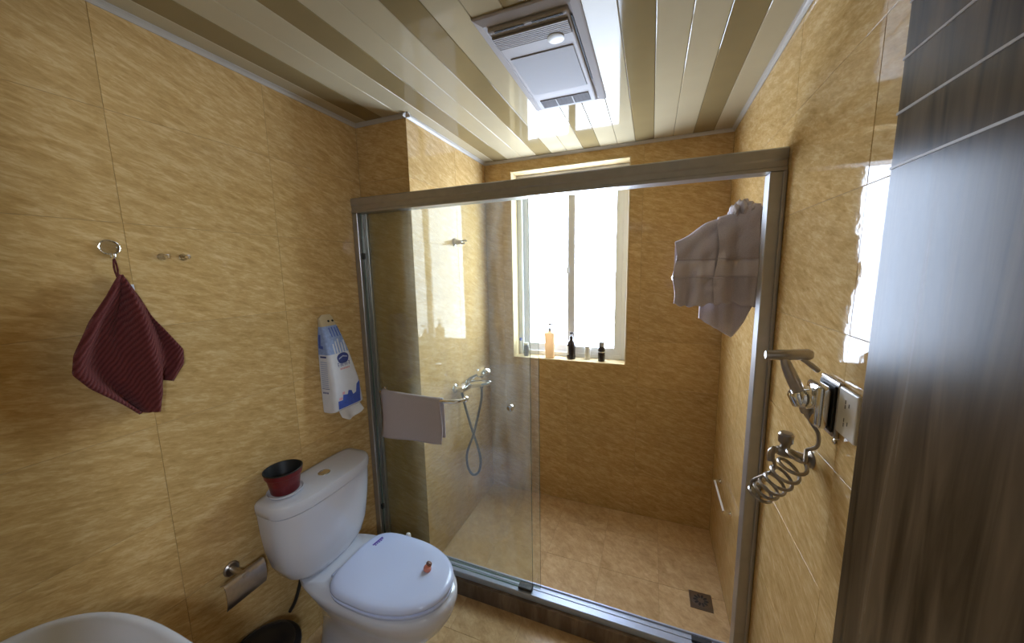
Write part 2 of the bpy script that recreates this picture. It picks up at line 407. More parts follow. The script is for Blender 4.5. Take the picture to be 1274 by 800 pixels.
trim('trim_4', (PX, D, H), (0, D, H), (0, -1, 0), 'pale ceiling trim above the window')
trim('trim_5', (0, YF, H), (0, D, H), (-1, 0, 0), 'pale ceiling trim along the right wall')

# ---------------------------------------------------------------- window
win = bpy.data.objects.new('window_1', None); C.objects.link(win); win.location = (WX0, D, WZ0)
structure(win, 'white two-sash sliding window with frosted glowing panes', 'window')
WINV = Matrix.Translation(-win.location)
def wpart(name, b, m, parent=None, bev=.002):
    o = boxo(name, b, m, None, bev); o.parent = parent or win; o.matrix_parent_inverse = WINV.copy(); return o
wpart('reveal_panel', (WX0, WX0 + .008, D + .0005, D + WD, WZ0, WZ1), 'reveal_tile')
wpart('reveal_panel', (WX1 - .008, WX1, D + .0005, D + WD, WZ0, WZ1), 'reveal_tile')
wpart('reveal_panel', (WX0 + .009, WX1 - .009, D + .0005, D + WD, WZ1 - .008, WZ1), 'reveal_tile')
wpart('sill_slab', (WX0 + .009, WX1 - .009, D + .0005, D + WD, WZ0 - .004, WZ0 + .004), 'reveal_tile')
wy0, wy1 = D + .105, D + .165
xa, xb, za, zb = WX0 + .0085, WX1 - .0085, WZ0 + .0045, WZ1 - .0085
fwd_ = .034
wpart('frame', (xa, xa + fwd_, wy0, wy1, za, zb), 'window_pvc')
wpart('frame', (xb - fwd_, xb, wy0, wy1, za, zb), 'window_pvc')
wpart('frame', (xa + fwd_, xb - fwd_, wy0, wy1, za, za + .03), 'window_pvc')
wpart('frame', (xa + fwd_, xb - fwd_, wy0, wy1, zb - .034, zb), 'window_pvc')
def sash(x0, x1, y0, y1, z0, z1):
    st = .048
    s = wpart('sash', (x0, x0 + st, y0, y1, z0, z1), 'window_pvc')
    for b in ((x1 - st, x1, y0, y1, z0, z1), (x0 + st, x1 - st, y0, y1, z0, z0 + .055), (x0 + st, x1 - st, y0, y1, z1 - .05, z1)):
        o = boxo('sash_rail', b, 'window_pvc', None, .002); o.parent = s; o.matrix_parent_inverse = Matrix.Identity(4)
        o.matrix_parent_inverse = WINV.copy() if False else Matrix.Identity(4)
    g = boxo('pane', (x0 + st - .004, x1 - st + .004, (y0 + y1) / 2 - .003, (y0 + y1) / 2 + .003, z0 + .05, z1 - .045), 'frosted_daylight_pane')
    g.parent = s
    return s
# sash pieces are kept in world coordinates: the sash itself carries the inverse of the window's offset
s1 = sash(xa + fwd_ - .004, -.868, wy0 + .032, wy1 - .004, za + .024, zb - .03)
s2 = sash(-.922, xb - fwd_ + .004, wy0 + .004, wy0 + .030, za + .022, zb - .03)
lk = boxo('sash_lock', (-.928, -.912, wy0 - .008, wy0 + .006, 1.60, 1.65), 'window_pvc', None, .003); lk.parent = s2

# ---------------------------------------------------------------- door on the right
dx0, dx1, dy0, dy1 = -.063, -.023, -1.425, -.693
bm = bmesh.new(); box(bm, dx0, dx1, dy0, dy1, .008, 2.06, .003, 2)
door = structure(obj('door_1', bm, 'door_wood'), 'open dark wood-grain door standing against the right wall', 'door')
for z in (1.987, 1.914, 1.841, 1.766):
    boxo('inlay_strip', (dx0 - .0012, dx0 + .003, dy0 + .002, dy1 - .001, z - .0017, z + .0017), 'inlay', door)

# ---------------------------------------------------------------- shower curb and enclosure
curb = structure(boxo('curb', (-W + .001, -.001, -.03, .07, -.005, .083), 'curb_stone', None, .003), 'brown marbled shower curb under the sliding door', 'curb')
enc = thing('shower_enclosure', 'aluminium framed sliding glass shower door spanning the room', 'shower door')
def prism_x(bm, prof, x0, x1): loft(bm, [[(x, y, z) for y, z in prof] for x in (x0, x1)])
bm = bmesh.new()
prism_x(bm, [(-.004, 1.995), (-.010, 1.990), (-.010, 1.962), (-.006, 1.956), (-.006, 1.938), (-.010, 1.934), (-.010, 1.924), (.052, 1.924), (.052, 1.995)], -W + .001, -.001)
obj('header', bm, 'aluminium', enc)
bm = bmesh.new(); prism_x(bm, [(-.014, .0835), (-.014, .110), (-.012, .113), (-.008, .113), (-.006, .109), (.022, .109), (.024, .112), (.028, .112), (.030, .109), (.046, .109), (.048, .116), (.054, .116), (.056, .0835)], -W + .001, -.001)
obj('bottom_rail', bm, 'rail_metal', enc)
bm = bmesh.new(); box(bm, -.046, -.001, -.008, .05, .114, 1.923, .002, 1); box(bm, -.012, -.001, -.016, -.0085, .114, 1.923, .002, 1)
obj('jamb', bm, 'aluminium', enc)
bm = bmesh.new(); box(bm, -W + .001, -W + .032, -.008, .05, .114, 1.923, .002, 1); box(bm, -W + .0325, -W + .05, .034, .05, .114, 1.923, .002, 1)
obj('jamb', bm, 'aluminium', enc)
for z in (1.70, .33): boxo('bumper', (-W + .033, -W + .045, .002, .018, z, z + .03), 'dark_rubber', enc, .003)
def glass(x0, x1, y, z0, z1):
    bm = bmesh.new(); box(bm, x0, x1, y - .004, y + .004, z0, z1)
    o = obj('glass_panel', bm, 'shower_glass', enc)
    o.data.materials.append(MATS['glass_edge'])
    for p in o.data.polygons:
        if abs(p.normal.y) < .5: p.material_index = 1
    return o
g1 = glass(-1.742, -.866, .014, .110, 1.945)
g2 = glass(-1.735, -.835, .040, .110, 1.945)
bar = [(-1.66, .010, 1.035), (-1.655, -.03, 1.036), (-1.62, -.048, 1.037), (-1.5, -.054, 1.037), (-1.4, -.056, 1.035), (-1.3, -.054, 1.032), (-1.225, -.044, 1.032), (-1.19, -.018, 1.033), (-1.185, .010, 1.034)]
tubeo('towel_bar', smoothpath(bar, 6), .0085, 'chrome', g1, 12)
for x, z in ((-1.66, 1.035), (-1.185, 1.034)): latheo('bar_mount', [(.013, 0), (.014, .004), (.012, .012), (.006, .015)], 'chrome', g1, (x, .0095, z), (0, -1, 0), 18)
latheo('door_knob', [(.012, 0), (.015, .004), (.016, .018), (.013, .022), (.004, .023)], 'chrome', g1, (-.955, .0095, 1.022), (0, -1, 0), 20)
boxo('guide_block', (-.935, -.868, -.004, .030, .1135, .128), 'hose_dark', enc, .002)
boxo('guide_block', (-.185, -.11, .010, .032, .1135, .126), 'dark_rubber', enc, .002)
# face cloth over the bar
def cloth_grid(name, fn, nu, nv, m, parent=None, thick=.004):
    bm = bmesh.new(); g = [[bm.verts.new(fn(i / nu, j / nv)) for j in range(nv + 1)] for i in range(nu + 1)]
    for i in range(nu):
        for j in range(nv): bm.faces.new((g[i][j], g[i + 1][j], g[i + 1][j + 1], g[i][j + 1]))
    me = bpy.data.meshes.new(name); bm.to_mesh(me); bm.free()
    me.polygons.foreach_set('use_smooth', [True] * len(me.polygons))
    o = link(name, me, m, parent)
    s = o.modifiers.new('thickness', 'SOLIDIFY'); s.thickness = thick; s.offset = 0
    return o
def cloth_on_bar(u, v):
    x = -1.635 + .352 * u + (.006 * math.sin(9 * v) if v < .5 else 0)
    by = -.0545 + .02 * (2 * u - 1) ** 6 * (1 if u < .5 else .4)
    L = .232 - .026 * u
    if v < .46: t = v / .46; return (x + .012 * (1 - t) * (1 - u) * -1, by - .014 - .006 * (1 - t) * math.sin(7 * u + 1), 1.036 - L * (1 - t) - .006 * u)
    if v < .54: a = (v - .46) / .08 * PI; return (x, by - .014 * math.cos(a), 1.036 + .014 * math.sin(a) - .006 * u)
    t = (v - .54) / .46; return (x, by + .014 + .004 * t, 1.036 - .19 * t - .006 * u)
fc = cloth_grid('face_cloth', cloth_on_bar, 24, 44, 'cloth_pale', None, .005)
tag(fc, 'small pale grey cloth folded over the chrome bar on the glass', 'towel')

# ---------------------------------------------------------------- toilet
TY = -.405
toi = thing('toilet', 'white two-piece toilet with the lid closed, against the left wall', 'toilet', None, (-1.35, TY, 0))
TINV = Matrix.Translation((1.35, -TY, 0))
def tp(o, parent=None):
    if parent is None: o.parent = toi; o.matrix_parent_inverse = TINV.copy()
    else: o.parent = parent
    return o
def dring(xb, d, hw, z, yc=TY, N=48, ef=.85, eb=.22, bow=.5):
    out = []
    for k in range(N):
        t = 2 * PI * k / N; c, s = math.cos(t), math.sin(t)
        if c >= 0: x = xb + d * bow + d * (1 - bow) * spow(c, ef); y = yc + hw * spow(s, .62)
        else: x = xb + d * bow + d * bow * spow(c, eb); y = yc + hw * spow(s, .62)
        out.append((x, y, z))
    return out
XB = -W + .012
bm = bmesh.new()
loft(bm, [dring(XB + .03, .105, .11, .412), dring(XB + .02, .138, .148, .420), dring(XB + .012, .156, .180, .448), dring(XB + .006, .170, .202, .50), dring(XB, .182, .218, .58), dring(XB, .188, .226, .66), dring(XB, .192, .230, .737)])
tank = tp(obj('tank', bm, 'ceramic', None, True, 50))
bm = bmesh.new()
loft(bm, [dring(XB, .190, .228, .7385), dring(XB, .196, .233, .742), dring(XB, .198, .235, .764), dring(XB, .196, .233, .778), dring(XB + .004, .189, .227, .785), dring(XB + .02, .160, .20, .788), dring(XB + .05, .09, .13, .789)])
lid = tp(obj('tank_lid', bm, 'ceramic', None, True, 50))
tp(latheo('flush_button', [(.024, 0), (.024, .004), (.021, .006), (.019, .0045), (.002, .004)], 'chrome', None, (-1.662, TY + .012, .788), seg=24), lid)
def egg(xc, af, ab, hw, z, N=48, ebk=.6, yc=TY):
    out = []
    for k in range(N):
        t = 2 * PI * k / N; c, s = math.cos(t), math.sin(t)
        x = xc + (af * c if c >= 0 else ab * spow(c, ebk)); y = yc + hw * (spow(s, .92) if c >= 0 else spow(s, ebk))
        out.append((x, y, z))
    return out
bm = bmesh.new()
loft(bm, [egg(-1.42, .255, .28, .118, 0), egg(-1.42, .25, .28, .116, .03), egg(-1.42, .22, .28, .098, .07), egg(-1.41, .215, .28, .094, .14), egg(-1.39, .235, .29, .104, .20), egg(-1.36, .265, .31, .132, .27), egg(-1.34, .282, .33, .160, .33), egg(-1.33, .286, .36, .176, .375), egg(-1.33, .284, .40, .179, .398), egg(-1.33, .276, .40, .172, .408), egg(-1.33, .20, .30, .12, .409)])
bowl = tp(obj('bowl', bm, 'ceramic', None, True, 60))
bm = bmesh.new()
def seatring(z, g): return egg(-1.33, .268 + g, .195 + g * .4, .172 + g, z, ebk=.5)
loft(bm, [seatring(.410, -.006), seatring(.413, 0), seatring(.424, .002), seatring(.428, -.004)])
seat = tp(obj('seat', bm, 'seat_plastic', None, True, 60))
bm = bmesh.new()
loft(bm, [seatring(.430, -.005), seatring(.434, .002), seatring(.445, .003), seatring(.452, -.004), seatring(.4565, -.016), seatring(.459, -.045), seatring(.460, -.10)])
slid = tp(obj('seat_lid', bm, 'seat_plastic', None, True, 60))
for s in (-1, 1): tp(tubeo('hinge', [(-1.545, TY + s * .07 - .02, .420), (-1.545, TY + s * .07 + .02, .420)], .008, 'seat_plastic'))
boxm = bmesh.new()
for i, (a, b, wd) in enumerate(((-.026, .028, .008),)): box(boxm, -.004, .004, a, b, 0, .0008)
for k in range(5): box(boxm, .006, .0075 + .006 * random.random(), -.022 + k * .010, -.016 + k * .010, 0, .0008)
st = tp(obj('sticker_print', boxm, 'purple_print'), slid); st.location = (-1.472, TY + .088, .4596); st.rotation_euler = (0, 0, -.12)
st['label'] = 'purple printed sticker'
bm = bmesh.new(); lathe(bm, [(.004, 0), (.012, .003), (.013, .022), (.009, .034), (.002, .038)], (-1.395, TY + .19, .402), (0, .3, 1), 16)
lt = tp(obj('side_knob', bm, 'white_plastic', None, True)); lt['label'] = 'small white side knob'
tubeo_ = tubeo('water_hose', smoothpath([(-1.70, TY - .10, .43), (-1.71, TY - .11, .36), (-1.73, TY - .125, .28), (-1.765, TY - .13, .22)], 6), .007, 'hose_dark'); tp(tubeo_)
# pink thing on the lid
pk = thing('toilet_lid_lifter', 'tiny pink rubber nub with brown top on the toilet lid', 'lid lifter', None, (-1.178, TY + .032, .459))
latheo('base', [(.006, 0), (.014, .002), (.016, .010), (.013, .018), (.006, .021)], 'pink_rubber', pk, (0, 0, 0), (.25, .2, .9), 18)
latheo('tip', [(.009, .0), (.012, .004), (.010, .011), (.003, .014)], 'brown_tip', pk, (.004, .007, .019), (.3, .5, .8), 14)
# flower pot on the tank
pot = thing('flower_pot', 'dark red plastic flower pot standing on the toilet tank', 'flower pot', None, (-1.697, -.540, .789))
pot.rotation_euler = (0, -.02, 0)
latheo('pot_body', [(.046, .006), (.049, .010), (.057, .066), (.060, .072), (.064, .074), (.066, .092), (.0645, .092), (.060, .076), (.052, .034), (.0, .034)], 'pot_red', pot, seg=36)
latheo('rim_lining', [(.0662, .0915), (.0674, .0925), (.0676, .0955), (.0655, .0972), (.0635, .0958), (.0585, .076), (.0500, .040), (.0, .039)], 'pot_black', pot, seg=36, cap0=False)
latheo('soil', [(.049, .0405), (.047, .043), (.02, .045), (0, .046)], 'soil', pot, seg=24)
latheo('saucer', [(.050, 0.0005), (.060, .002), (.064, .010), (.062, .011), (.056, .005), (0, .005)], 'ceramic', pot, seg=36)

# ---------------------------------------------------------------- bin, wash basin
bn = thing('waste_bin', 'small black round waste bin between toilet and washbasin', 'bin', None, (-1.652, -.712, 0))
latheo('bin_body', [(.085, 0), (.090, .004), (.108, .255), (.111, .262), (.107, .262)], 'bin_black', bn, seg=36)
latheo('bin_lid', [(.112, .264), (.116, .268), (.116, .278), (.110, .286), (.098, .290), (.092, .286), (.060, .289), (0, .292)], 'bin_black', bn, seg=36)
bs = thing('washbasin', 'white oval washbasin in the near left corner', 'washbasin', None, (-1.398, -1.235, 0))
def sup(a, b, z, e=2.5, N=56): return [(a * spow(math.cos(2 * PI * k / N), 2 / e), b * spow(math.sin(2 * PI * k / N), 2 / e), z) for k in range(N)]
ZB = .80
bm = bmesh.new()
A, B = .372, .208
loft(bm, [sup(.12, .10, ZB - .19), sup(.22, .15, ZB - .16), sup(A - .06, B - .045, ZB - .09), sup(A - .015, B - .012, ZB - .03), sup(A, B, ZB - .012), sup(A, B, ZB - .003), sup(A - .004, B - .004, ZB), sup(A - .020, B - .02, ZB), sup(A - .026, B - .026, ZB - .006), sup(A - .05, B - .05, ZB - .03), sup(A - .10, B - .08, ZB - .10), sup(.15, .08, ZB - .145), sup(.04, .03, ZB - .155)], True, True)
obj('bowl', bm, 'ceramic', bs, True, 60)
bm = bmesh.new(); loft(bm, [sup(.12, .10, 0, 2), sup(.10, .085, .06, 2), sup(.085, .075, .35, 2), sup(.11, .09, ZB - .18, 2)]); obj('pedestal', bm, 'ceramic', bs, True, 60)
latheo('drain', [(.022, 0), (.022, .003), (.016, .002), (0, .002)], 'chrome', bs, (0, 0, ZB - .1545), seg=20)

# ---------------------------------------------------------------- left wall: paper holder, hooks, cloth, tissue pack
ph = thing('paper_holder', 'brushed metal toilet paper holder without roll on the left wall', 'paper holder', None, (-W, -.715, .57))
latheo('wall_flange', [(.026, .0), (.026, .006), (.022, .010), (.010, .011)], 'brushed', ph, (0, 0, .005), (1, 0, 0), 24)
tubeo('arm', [(.008, 0, .005), (.075, 0, .002)], .010, 'brushed', ph, 14)
latheo('collar', [(.013, 0), (.014, .003), (.014, .013), (.010, .016)], 'brushed', ph, (.068, 0, .002), (1, 0, 0), 18)
bm = bmesh.new()
cp = [(.058, .008), (.066, .016), (.078, .014), (.084, .0), (.086, -.03), (.083, -.058), (.074, -.082)]
cp = [(Vector((x, 0, z))) for x, z in cp]; cp = smoothpath(cp, 4)
outer = [(p.x, p.z) for p in cp]; inner = [(p.x - .0025, p.z - .001) for p in cp][::-1]
loft(bm, [[(x, y, z) for x, z in outer + inner] for y in (-.066, .068)])
obj('cover_plate', bm, 'brushed', ph, True, 30)
tubeo('roll_bar', [(.070, -.06, -.004), (.070, .06, -.004)], .005, 'brushed', ph, 10)
def clear_hook(y, z, label, r=.016):
    h = thing('wall_hook', label, 'hook', 'clear plastic hooks on the left wall', (-W, y, z))
    latheo('disc', [(r, 0.0005), (r * 1.02, .002), (r * .8, .005), (r * .5, .0062), (0, .0066)], 'clear_plastic', h, (0, 0, 0), (1, 0, 0), 24)
    return h
hk = clear_hook(-.888, 1.712, 'clear hook with chrome peg holding the maroon cloth', .021)
tubeo('hook_ring', [(.006, .021 * math.cos(a), .019 * math.sin(a)) for a in [2 * PI * k / 24 for k in range(25)]], .0018, 'hook_chrome', hk, 8)
tubeo('peg', smoothpath([(.003, 0, -.016), (.006, 0, -.028), (.016, 0, -.031), (.024, 0, -.026), (.025, 0, -.018)], 5), .004, 'hook_chrome', hk, 10)
for y, lab in ((-.775, 'empty clear hook nearer the maroon cloth'), (-.722, 'empty clear hook farther right of the maroon cloth')):
    h = clear_hook(y, 1.69, lab, .011)
    latheo('peg', [(.004, 0), (.0045, .010), (.007, .014), (.006, .019), (0, .020)], 'hook_chrome', h, (.004, .004, 0), (1, 0, .1), 14)
# maroon cloth: folded square hung by its loop
cl = thing('wash_cloth', 'maroon ribbed cloth hanging by its corner from a clear hook', 'towel', None, (-W, -.888, 1.665))
# outline in (y, z) relative to the loop
def lerp_poly(P, t):
    t = max(0, min(.99999, t)) * (len(P) - 1); i = int(t); f = t - i
    return [a + (b - a) * f for a, b in zip(P[i], P[i + 1])]
Lft = [(-.002, -.028), (-.035, -.085), (-.080, -.150), (-.118, -.225), (-.128, -.270), (-.105, -.312), (-.062, -.362), (-.018, -.415)]
Rgt = [(.002, -.028), (.022, -.078), (.042, -.130), (.060, -.185), (.072, -.235), (.074, -.300), (.058, -.372), (.032, -.425)]
def cloth_fn(u, v):
    a = lerp_poly(Lft, v); b = lerp_poly(Rgt, v); y = a[0] + (b[0] - a[0]) * u; z = a[1] + (b[1] - a[1]) * u
    amp = min(1, v * 3)
    x = .040 + amp * (.022 * math.sin(u * 9 + 2.2 * v) + .010 * math.sin(u * 17 + 1)) + .016 * v * math.sin(PI * u)
    return (x, y, z)
o = cloth_grid('front_fold', cloth_fn, 40, 50, 'towel_red', cl, .008)
Lf2 = [(.004, -.03), (.022, -.085), (.040, -.15), (.055, -.22), (.063, -.29), (.058, -.345)]
Rf2 = [(.006, -.03), (.034, -.085), (.060, -.15), (.088, -.215), (.118, -.270), (.076, -.350)]
Rf2 = [(.006, -.03), (.034, -.09), (.058, -.155), (.090, -.215), (.116, -.262), (.112, -.305), (.080, -.352)]
def cloth_fn2(u, v):
    a = lerp_poly(Lf2, v); b = lerp_poly(Rf2, v); y = a[0] + (b[0] - a[0]) * u; z = a[1] + (b[1] - a[1]) * u
    return (.018 + .006 * math.sin(7 * u + 3 * v) + .012 * v * u, y, z)
cloth_grid('back_fold', cloth_fn2, 20, 40, 'towel_red', cl, .007)
tubeo('hang_loop', smoothpath([(.021, 0, -.035), (.0205, -.003, -.010), (.020, 0, .017), (.0215, .003, -.010), (.022, .001, -.035)], 5), .0022, 'towel_red', cl, 8)
boxo('care_tag', (.030, .034, .018, .026, -.075, -.055), 'bag_white', cl)
# tissue pack
tk = thing('tissue_pack', 'blue and white hanging tissue pack on the wall beside the shower', 'tissue pack', None, (-W, -.18, 1.0))
FZ = [(-.004, .050, -.090, .076), (0, .066, -.092, .080), (.012, .078, -.093, .080), (.13, .080, -.094, .060), (.27, .066, -.092, .028), (.345, .048, -.088, .012), (.395, .026, -.080, .002), (.432, .010, -.078, -.004), (.446, .006, -.060, -.014)]
def packring(z, d, y0, y1, N=5):
    r = min(.016, d * .3); pts = []
    for (cx, cy, a0) in ((d - r, y0 + r, -PI / 2), (d - r, y1 - r, 0)):
        for k in range(N): a = a0 + PI / 2 * k / (N - 1); pts.append((cx + r * math.cos(a), cy + r * math.sin(a), z))
    pts += [(.003, y1, z), (.003, y0, z)]
    return pts
bm = bmesh.new(); loft(bm, [packring(*q) for q in FZ[:5]], True, False); obj('pack_body', bm, 'bag_white', tk, True, 50)
bm = bmesh.new(); loft(bm, [packring(*q) for q in FZ[4:7]], False, False); obj('pleated_top', bm, 'bag_lightblue', tk, True, 50)
bm = bmesh.new(); loft(bm, [packring(*q) for q in FZ[6:]], False, True); obj('hanger_neck', bm, 'bag_clear', tk, True, 50)
def front_pt(y, z, off=.0012):
    for a, b in zip(FZ[:-1], FZ[1:]):
        if a[0] <= z <= b[0]:
            t = (z - a[0]) / (b[0] - a[0]); return (a[1] + (b[1] - a[1]) * t + off, y, z)
    return (.08, y, z)
def side_pt(x, z, off=.0012):
    for a, b in zip(FZ[:-1], FZ[1:]):
        if a[0] <= z <= b[0]:
            t = (z - a[0]) / (b[0] - a[0]); return (x, a[2] + (b[2] - a[2]) * t - off, z)
def decal(name, polys, m, fn, label=None):
    bm = bmesh.new()
    for P in polys:
        try: bm.faces.new([bm.verts.new(fn(*q)) for q in P])
        except Exception: pass
    o = obj(name, bm, m, tk)
    if label: o['label'] = label
def rect(a, b, c, d): return [(a, c), (b, c), (b, d), (a, d)]
# blue block at the bottom with a stepped top, blue pleats at the neck
st_ = [(-.074, .016), (-.040, .022), (-.012, .018), (.0, .02), (.026, .02), (.058, .02)]
prof_top = [(-.076, .052), (-.050, .050), (-.046, .075), (-.020, .070), (-.014, .088), (.004, .082), (.012, .060), (.030, .066), (.036, .104), (.055, .118)]
cols = []
for (a, za_), (b, zb_) in zip(prof_top[:-1], prof_top[1:]):
    n_ = 3
    for k in range(n_):
        t0, t1 = k / n_, (k + 1) / n_; y0, y1 = a + (b - a) * t0, a + (b - a) * t1; q0, q1 = za_ + (zb_ - za_) * t0, za_ + (zb_ - za_) * t1
        cols.append([(y0, .013), (y1, .013), (y1, q1), (y0, q0)])
decal('blue_print', cols, 'bag_blue', front_pt)
decal('white_pleats', [rect(-.060 + k * .015, -.054 + k * .015, .271, .315 + .010 * (k % 3)) for k in range(5)], 'bag_white', front_pt)
decal('blue_pleats', [rect(-.052 + k * .015, -.047 + k * .015, .3451, .388) for k in range(4)], 'bag_blue', front_pt)
em = [(-.020 + .033 * math.cos(a), .247 + .022 * math.sin(a) - (.006 if math.sin(a) < -.5 else 0)) for a in [2 * PI * k / 20 for k in range(20)]]
decal('emblem', [em], 'print_navy', front_pt, 'navy shield emblem')
decal('emblem_mark', [[(-.044, .240), (-.020, .250), (.004, .244), (.004, .249), (-.020, .256), (-.044, .246)]], 'print_greyblue', lambda y, z: front_pt(y, z, .002))
gl = []
for k in range(6):
    x = -.054 + k * .0118
    gl += [rect(x, x + .0085, .222, .2245), rect(x, x + .0085, .214, .216), rect(x + .0005 + .005 * (k % 2), x + .003 + .005 * (k % 2), .208, .226), rect(x + .001, x + .008, .208, .2095)]
decal('brand_lettering', gl, 'print_navy', front_pt, 'row of navy lettering')
decal('sub_lettering', [rect(-.044 + k * .0068, -.0395 + k * .0068, .192, .1995) for k in range(8)], 'print_red', front_pt, 'row of small red lettering')
decal('pink_print', [rect(-.070, -.052, .054, .066), rect(-.050, -.036, .076, .088)], 'print_pink', front_pt)
decal('side_print', [rect(.012, .052, .12 + k * .0095, .1245 + k * .0095) for k in range(13)], 'print_greyblue', side_pt, 'lines of small print')
decal('side_heading', [rect(.014, .05, .256, .264)], 'print_navy', side_pt)
decal('side_rule', [rect(.012, .056, .112, .1145)], 'print_navy', side_pt)
decal('side_lettering', [rect(.014 + .012 * k, .022 + .012 * k, .09, .098) for k in range(3)], 'print_navy', side_pt)
decal('side_blue', [[(.008, .30), (.034, .296), (.034, .31), (.020, .312), (.020, .36), (.008, .36)]], 'bag_blue', side_pt)
decal('hanger_hole', [[(-.036 + k * .022 + .006 * math.cos(a), .416 + .005 * math.sin(a)) for a in [2 * PI * j / 10 for j in range(10)]] for k in range(2)], 'soil', front_pt)
def tis(u, v):
    wv = .012 * math.sin(u * 8)
    edge = .064 * (1 - .45 * (2 * u - 1) ** 2)
    return (.03 + wv * v + .035 * v, -.040 + .125 * u - .01 * v, .0 - edge * v)
cloth_grid('tissue_sheet', tis, 16, 10, 'tissue', tk, .002)

# ---------------------------------------------------------------- shower mixer, holder
mx = thing('shower_mixer', 'chrome shower mixer tap on the pillar side behind glass', 'tap', None, (PX, .47, .94))
for y in (-.075, .075): latheo('wall_flange', [(.030, 0), (.030, .004), (.022, .014), (.014, .016), (.014, .05)], 'chrome', mx, (0, y, -.01), (1, 0, 0), 22)
tubeo('mixer_body', smoothpath([(.052, -.095, -.01), (.054, -.05, -.008), (.057, 0, -.006), (.054, .05, -.008), (.052, .095, -.01)], 5), [.016 + .009 * math.sin(PI * i / 20) for i in range(21)], 'chrome', mx, 16)
tubeo('spout', smoothpath([(.055, 0, -.008), (.10, 0, .004), (.16, 0, .014), (.190, 0, .020), (.206, 0, .022)], 4), [.024, .024, .024, .024, .023, .023, .022, .022, .021, .020, .019, .018, .016, .014, .012, .010, .008], 'chrome', mx, 16)
latheo('outlet', [(.012, 0), (.012, .018), (.009, .022)], 'hose_dark', mx, (.142, 0, .002), (0, 0, -1), 16)
bm = bmesh.new(); loft(bm, [[(x, y, z) for y, z in ((-.012, zz - .005), (.012, zz - .005), (.012, zz + .004), (-.012, zz + .004))] for x, zz in ((.045, .030), (.09, .034), (.13, .042), (.15, .048))])
obj('lever', bm, 'chrome', mx, True, 60)
latheo('cartridge', [(.022, 0), (.023, .010), (.020, .024), (.012, .028)], 'chrome', mx, (.060, 0, .004), (0, 0, 1), 22)
hp = [(.142, 0, -.018), (.138, 0, -.09), (.112, -.002, -.20), (.092, -.006, -.28), (.073, -.010, -.345), (.036, -.006, -.43), (.020, 0, -.50), (.030, 0, -.570), (.064, 0, -.606), (.104, 0, -.575), (.119, 0, -.50), (.104, .006, -.43), (.074, .010, -.345), (.056, .006, -.28), (.034, -.004, -.18), (.020, -.016, -.09), (.014, -.022, -.040)]
tubeo('shower_hose', smoothpath(hp, 8), .0078, 'hose_dark', mx, 10)
hs = thing('hand_shower', 'chrome hand shower lying on top of the shower mixer', 'hand shower', None, (PX + .014, .448, .905))
tubeo('handle', smoothpath([(0, 0, 0), (.018, .004, .045), (.065, .015, .088), (.115, .022, .115)], 5), [.012 + .008 * i / 15 for i in range(16)], 'chrome', hs, 14)
latheo('spray_head', [(.016, -.032), (.034, -.020), (.043, -.004), (.043, .011), (.038, .016), (0, .0165)], 'chrome', hs, (.145, .022, .115), (.45, -.1, -.85), 24)
latheo('face_plate', [(.034, .0163), (.033, .018), (0, .019)], 'brushed', hs, (.145, .022, .115), (.45, -.1, -.85), 24)
br = thing('shower_bracket', 'empty chrome hand shower bracket high on the pillar side', 'bracket', None, (PX, .46, 1.80))
latheo('wall_flange', [(.024, 0), (.024, .008), (.015, .014), (.012, .040)], 'brushed', br, (0, 0, 0), (1, 0, 0), 20)
tubeo('clip', [(.06 + .016 * math.cos(a), .016 * math.sin(a) * .8, .016 * math.sin(a) * .6) for a in [PI + .7 + (2 * PI - 1.4) * k / 18 - PI + .0 for k in range(19)]], .0055, 'brushed', br, 10)
tubeo('stem', [(.03, 0, 0), (.046, 0, .001)], [.013, .010], 'brushed', br, 12)

# ---------------------------------------------------------------- right wall in the shower: rack, towels, low rail
rk = thing('towel_rack', 'chrome swing arm towel rack on the right wall of the shower', 'towel rack', None, (0, .30, 1.70))
boxo('wall_plate', (-.012, 0, -.10, .02, -.08, .15), 'chrome', rk, .004)
tubeo('arm', [(-.010, -.07, .10), (-.10, -.06, .075), (-.292, -.040, .012)], .006, 'chrome', rk, 12)
tubeo('arm', [(-.010, -.03, -.055), (-.10, -.02, -.08), (-.290, -.015, -.115)], .006, 'chrome', rk, 12)
latheo('arm_tip', [(.006, 0), (.011, .004), (.011, .012), (.005, .016)], 'chrome', rk, (-.290, -.015, -.115), (-1, .05, -.03), 16)
tubeo('hook', smoothpath([(-.004, .01, .145), (-.03, .06, .165), (-.05, .08, .168), (-.055, .085, .155)], 5), .005, 'chrome', rk, 10)
AX, AY, BX, BY = -.016, .225, -.298, .262
def top_z(u):  # u: 0 at the wall, 1 at the arm tip
    return 1.835 - .045 * u - .075 * u * u + .006 * math.sin(13 * u)
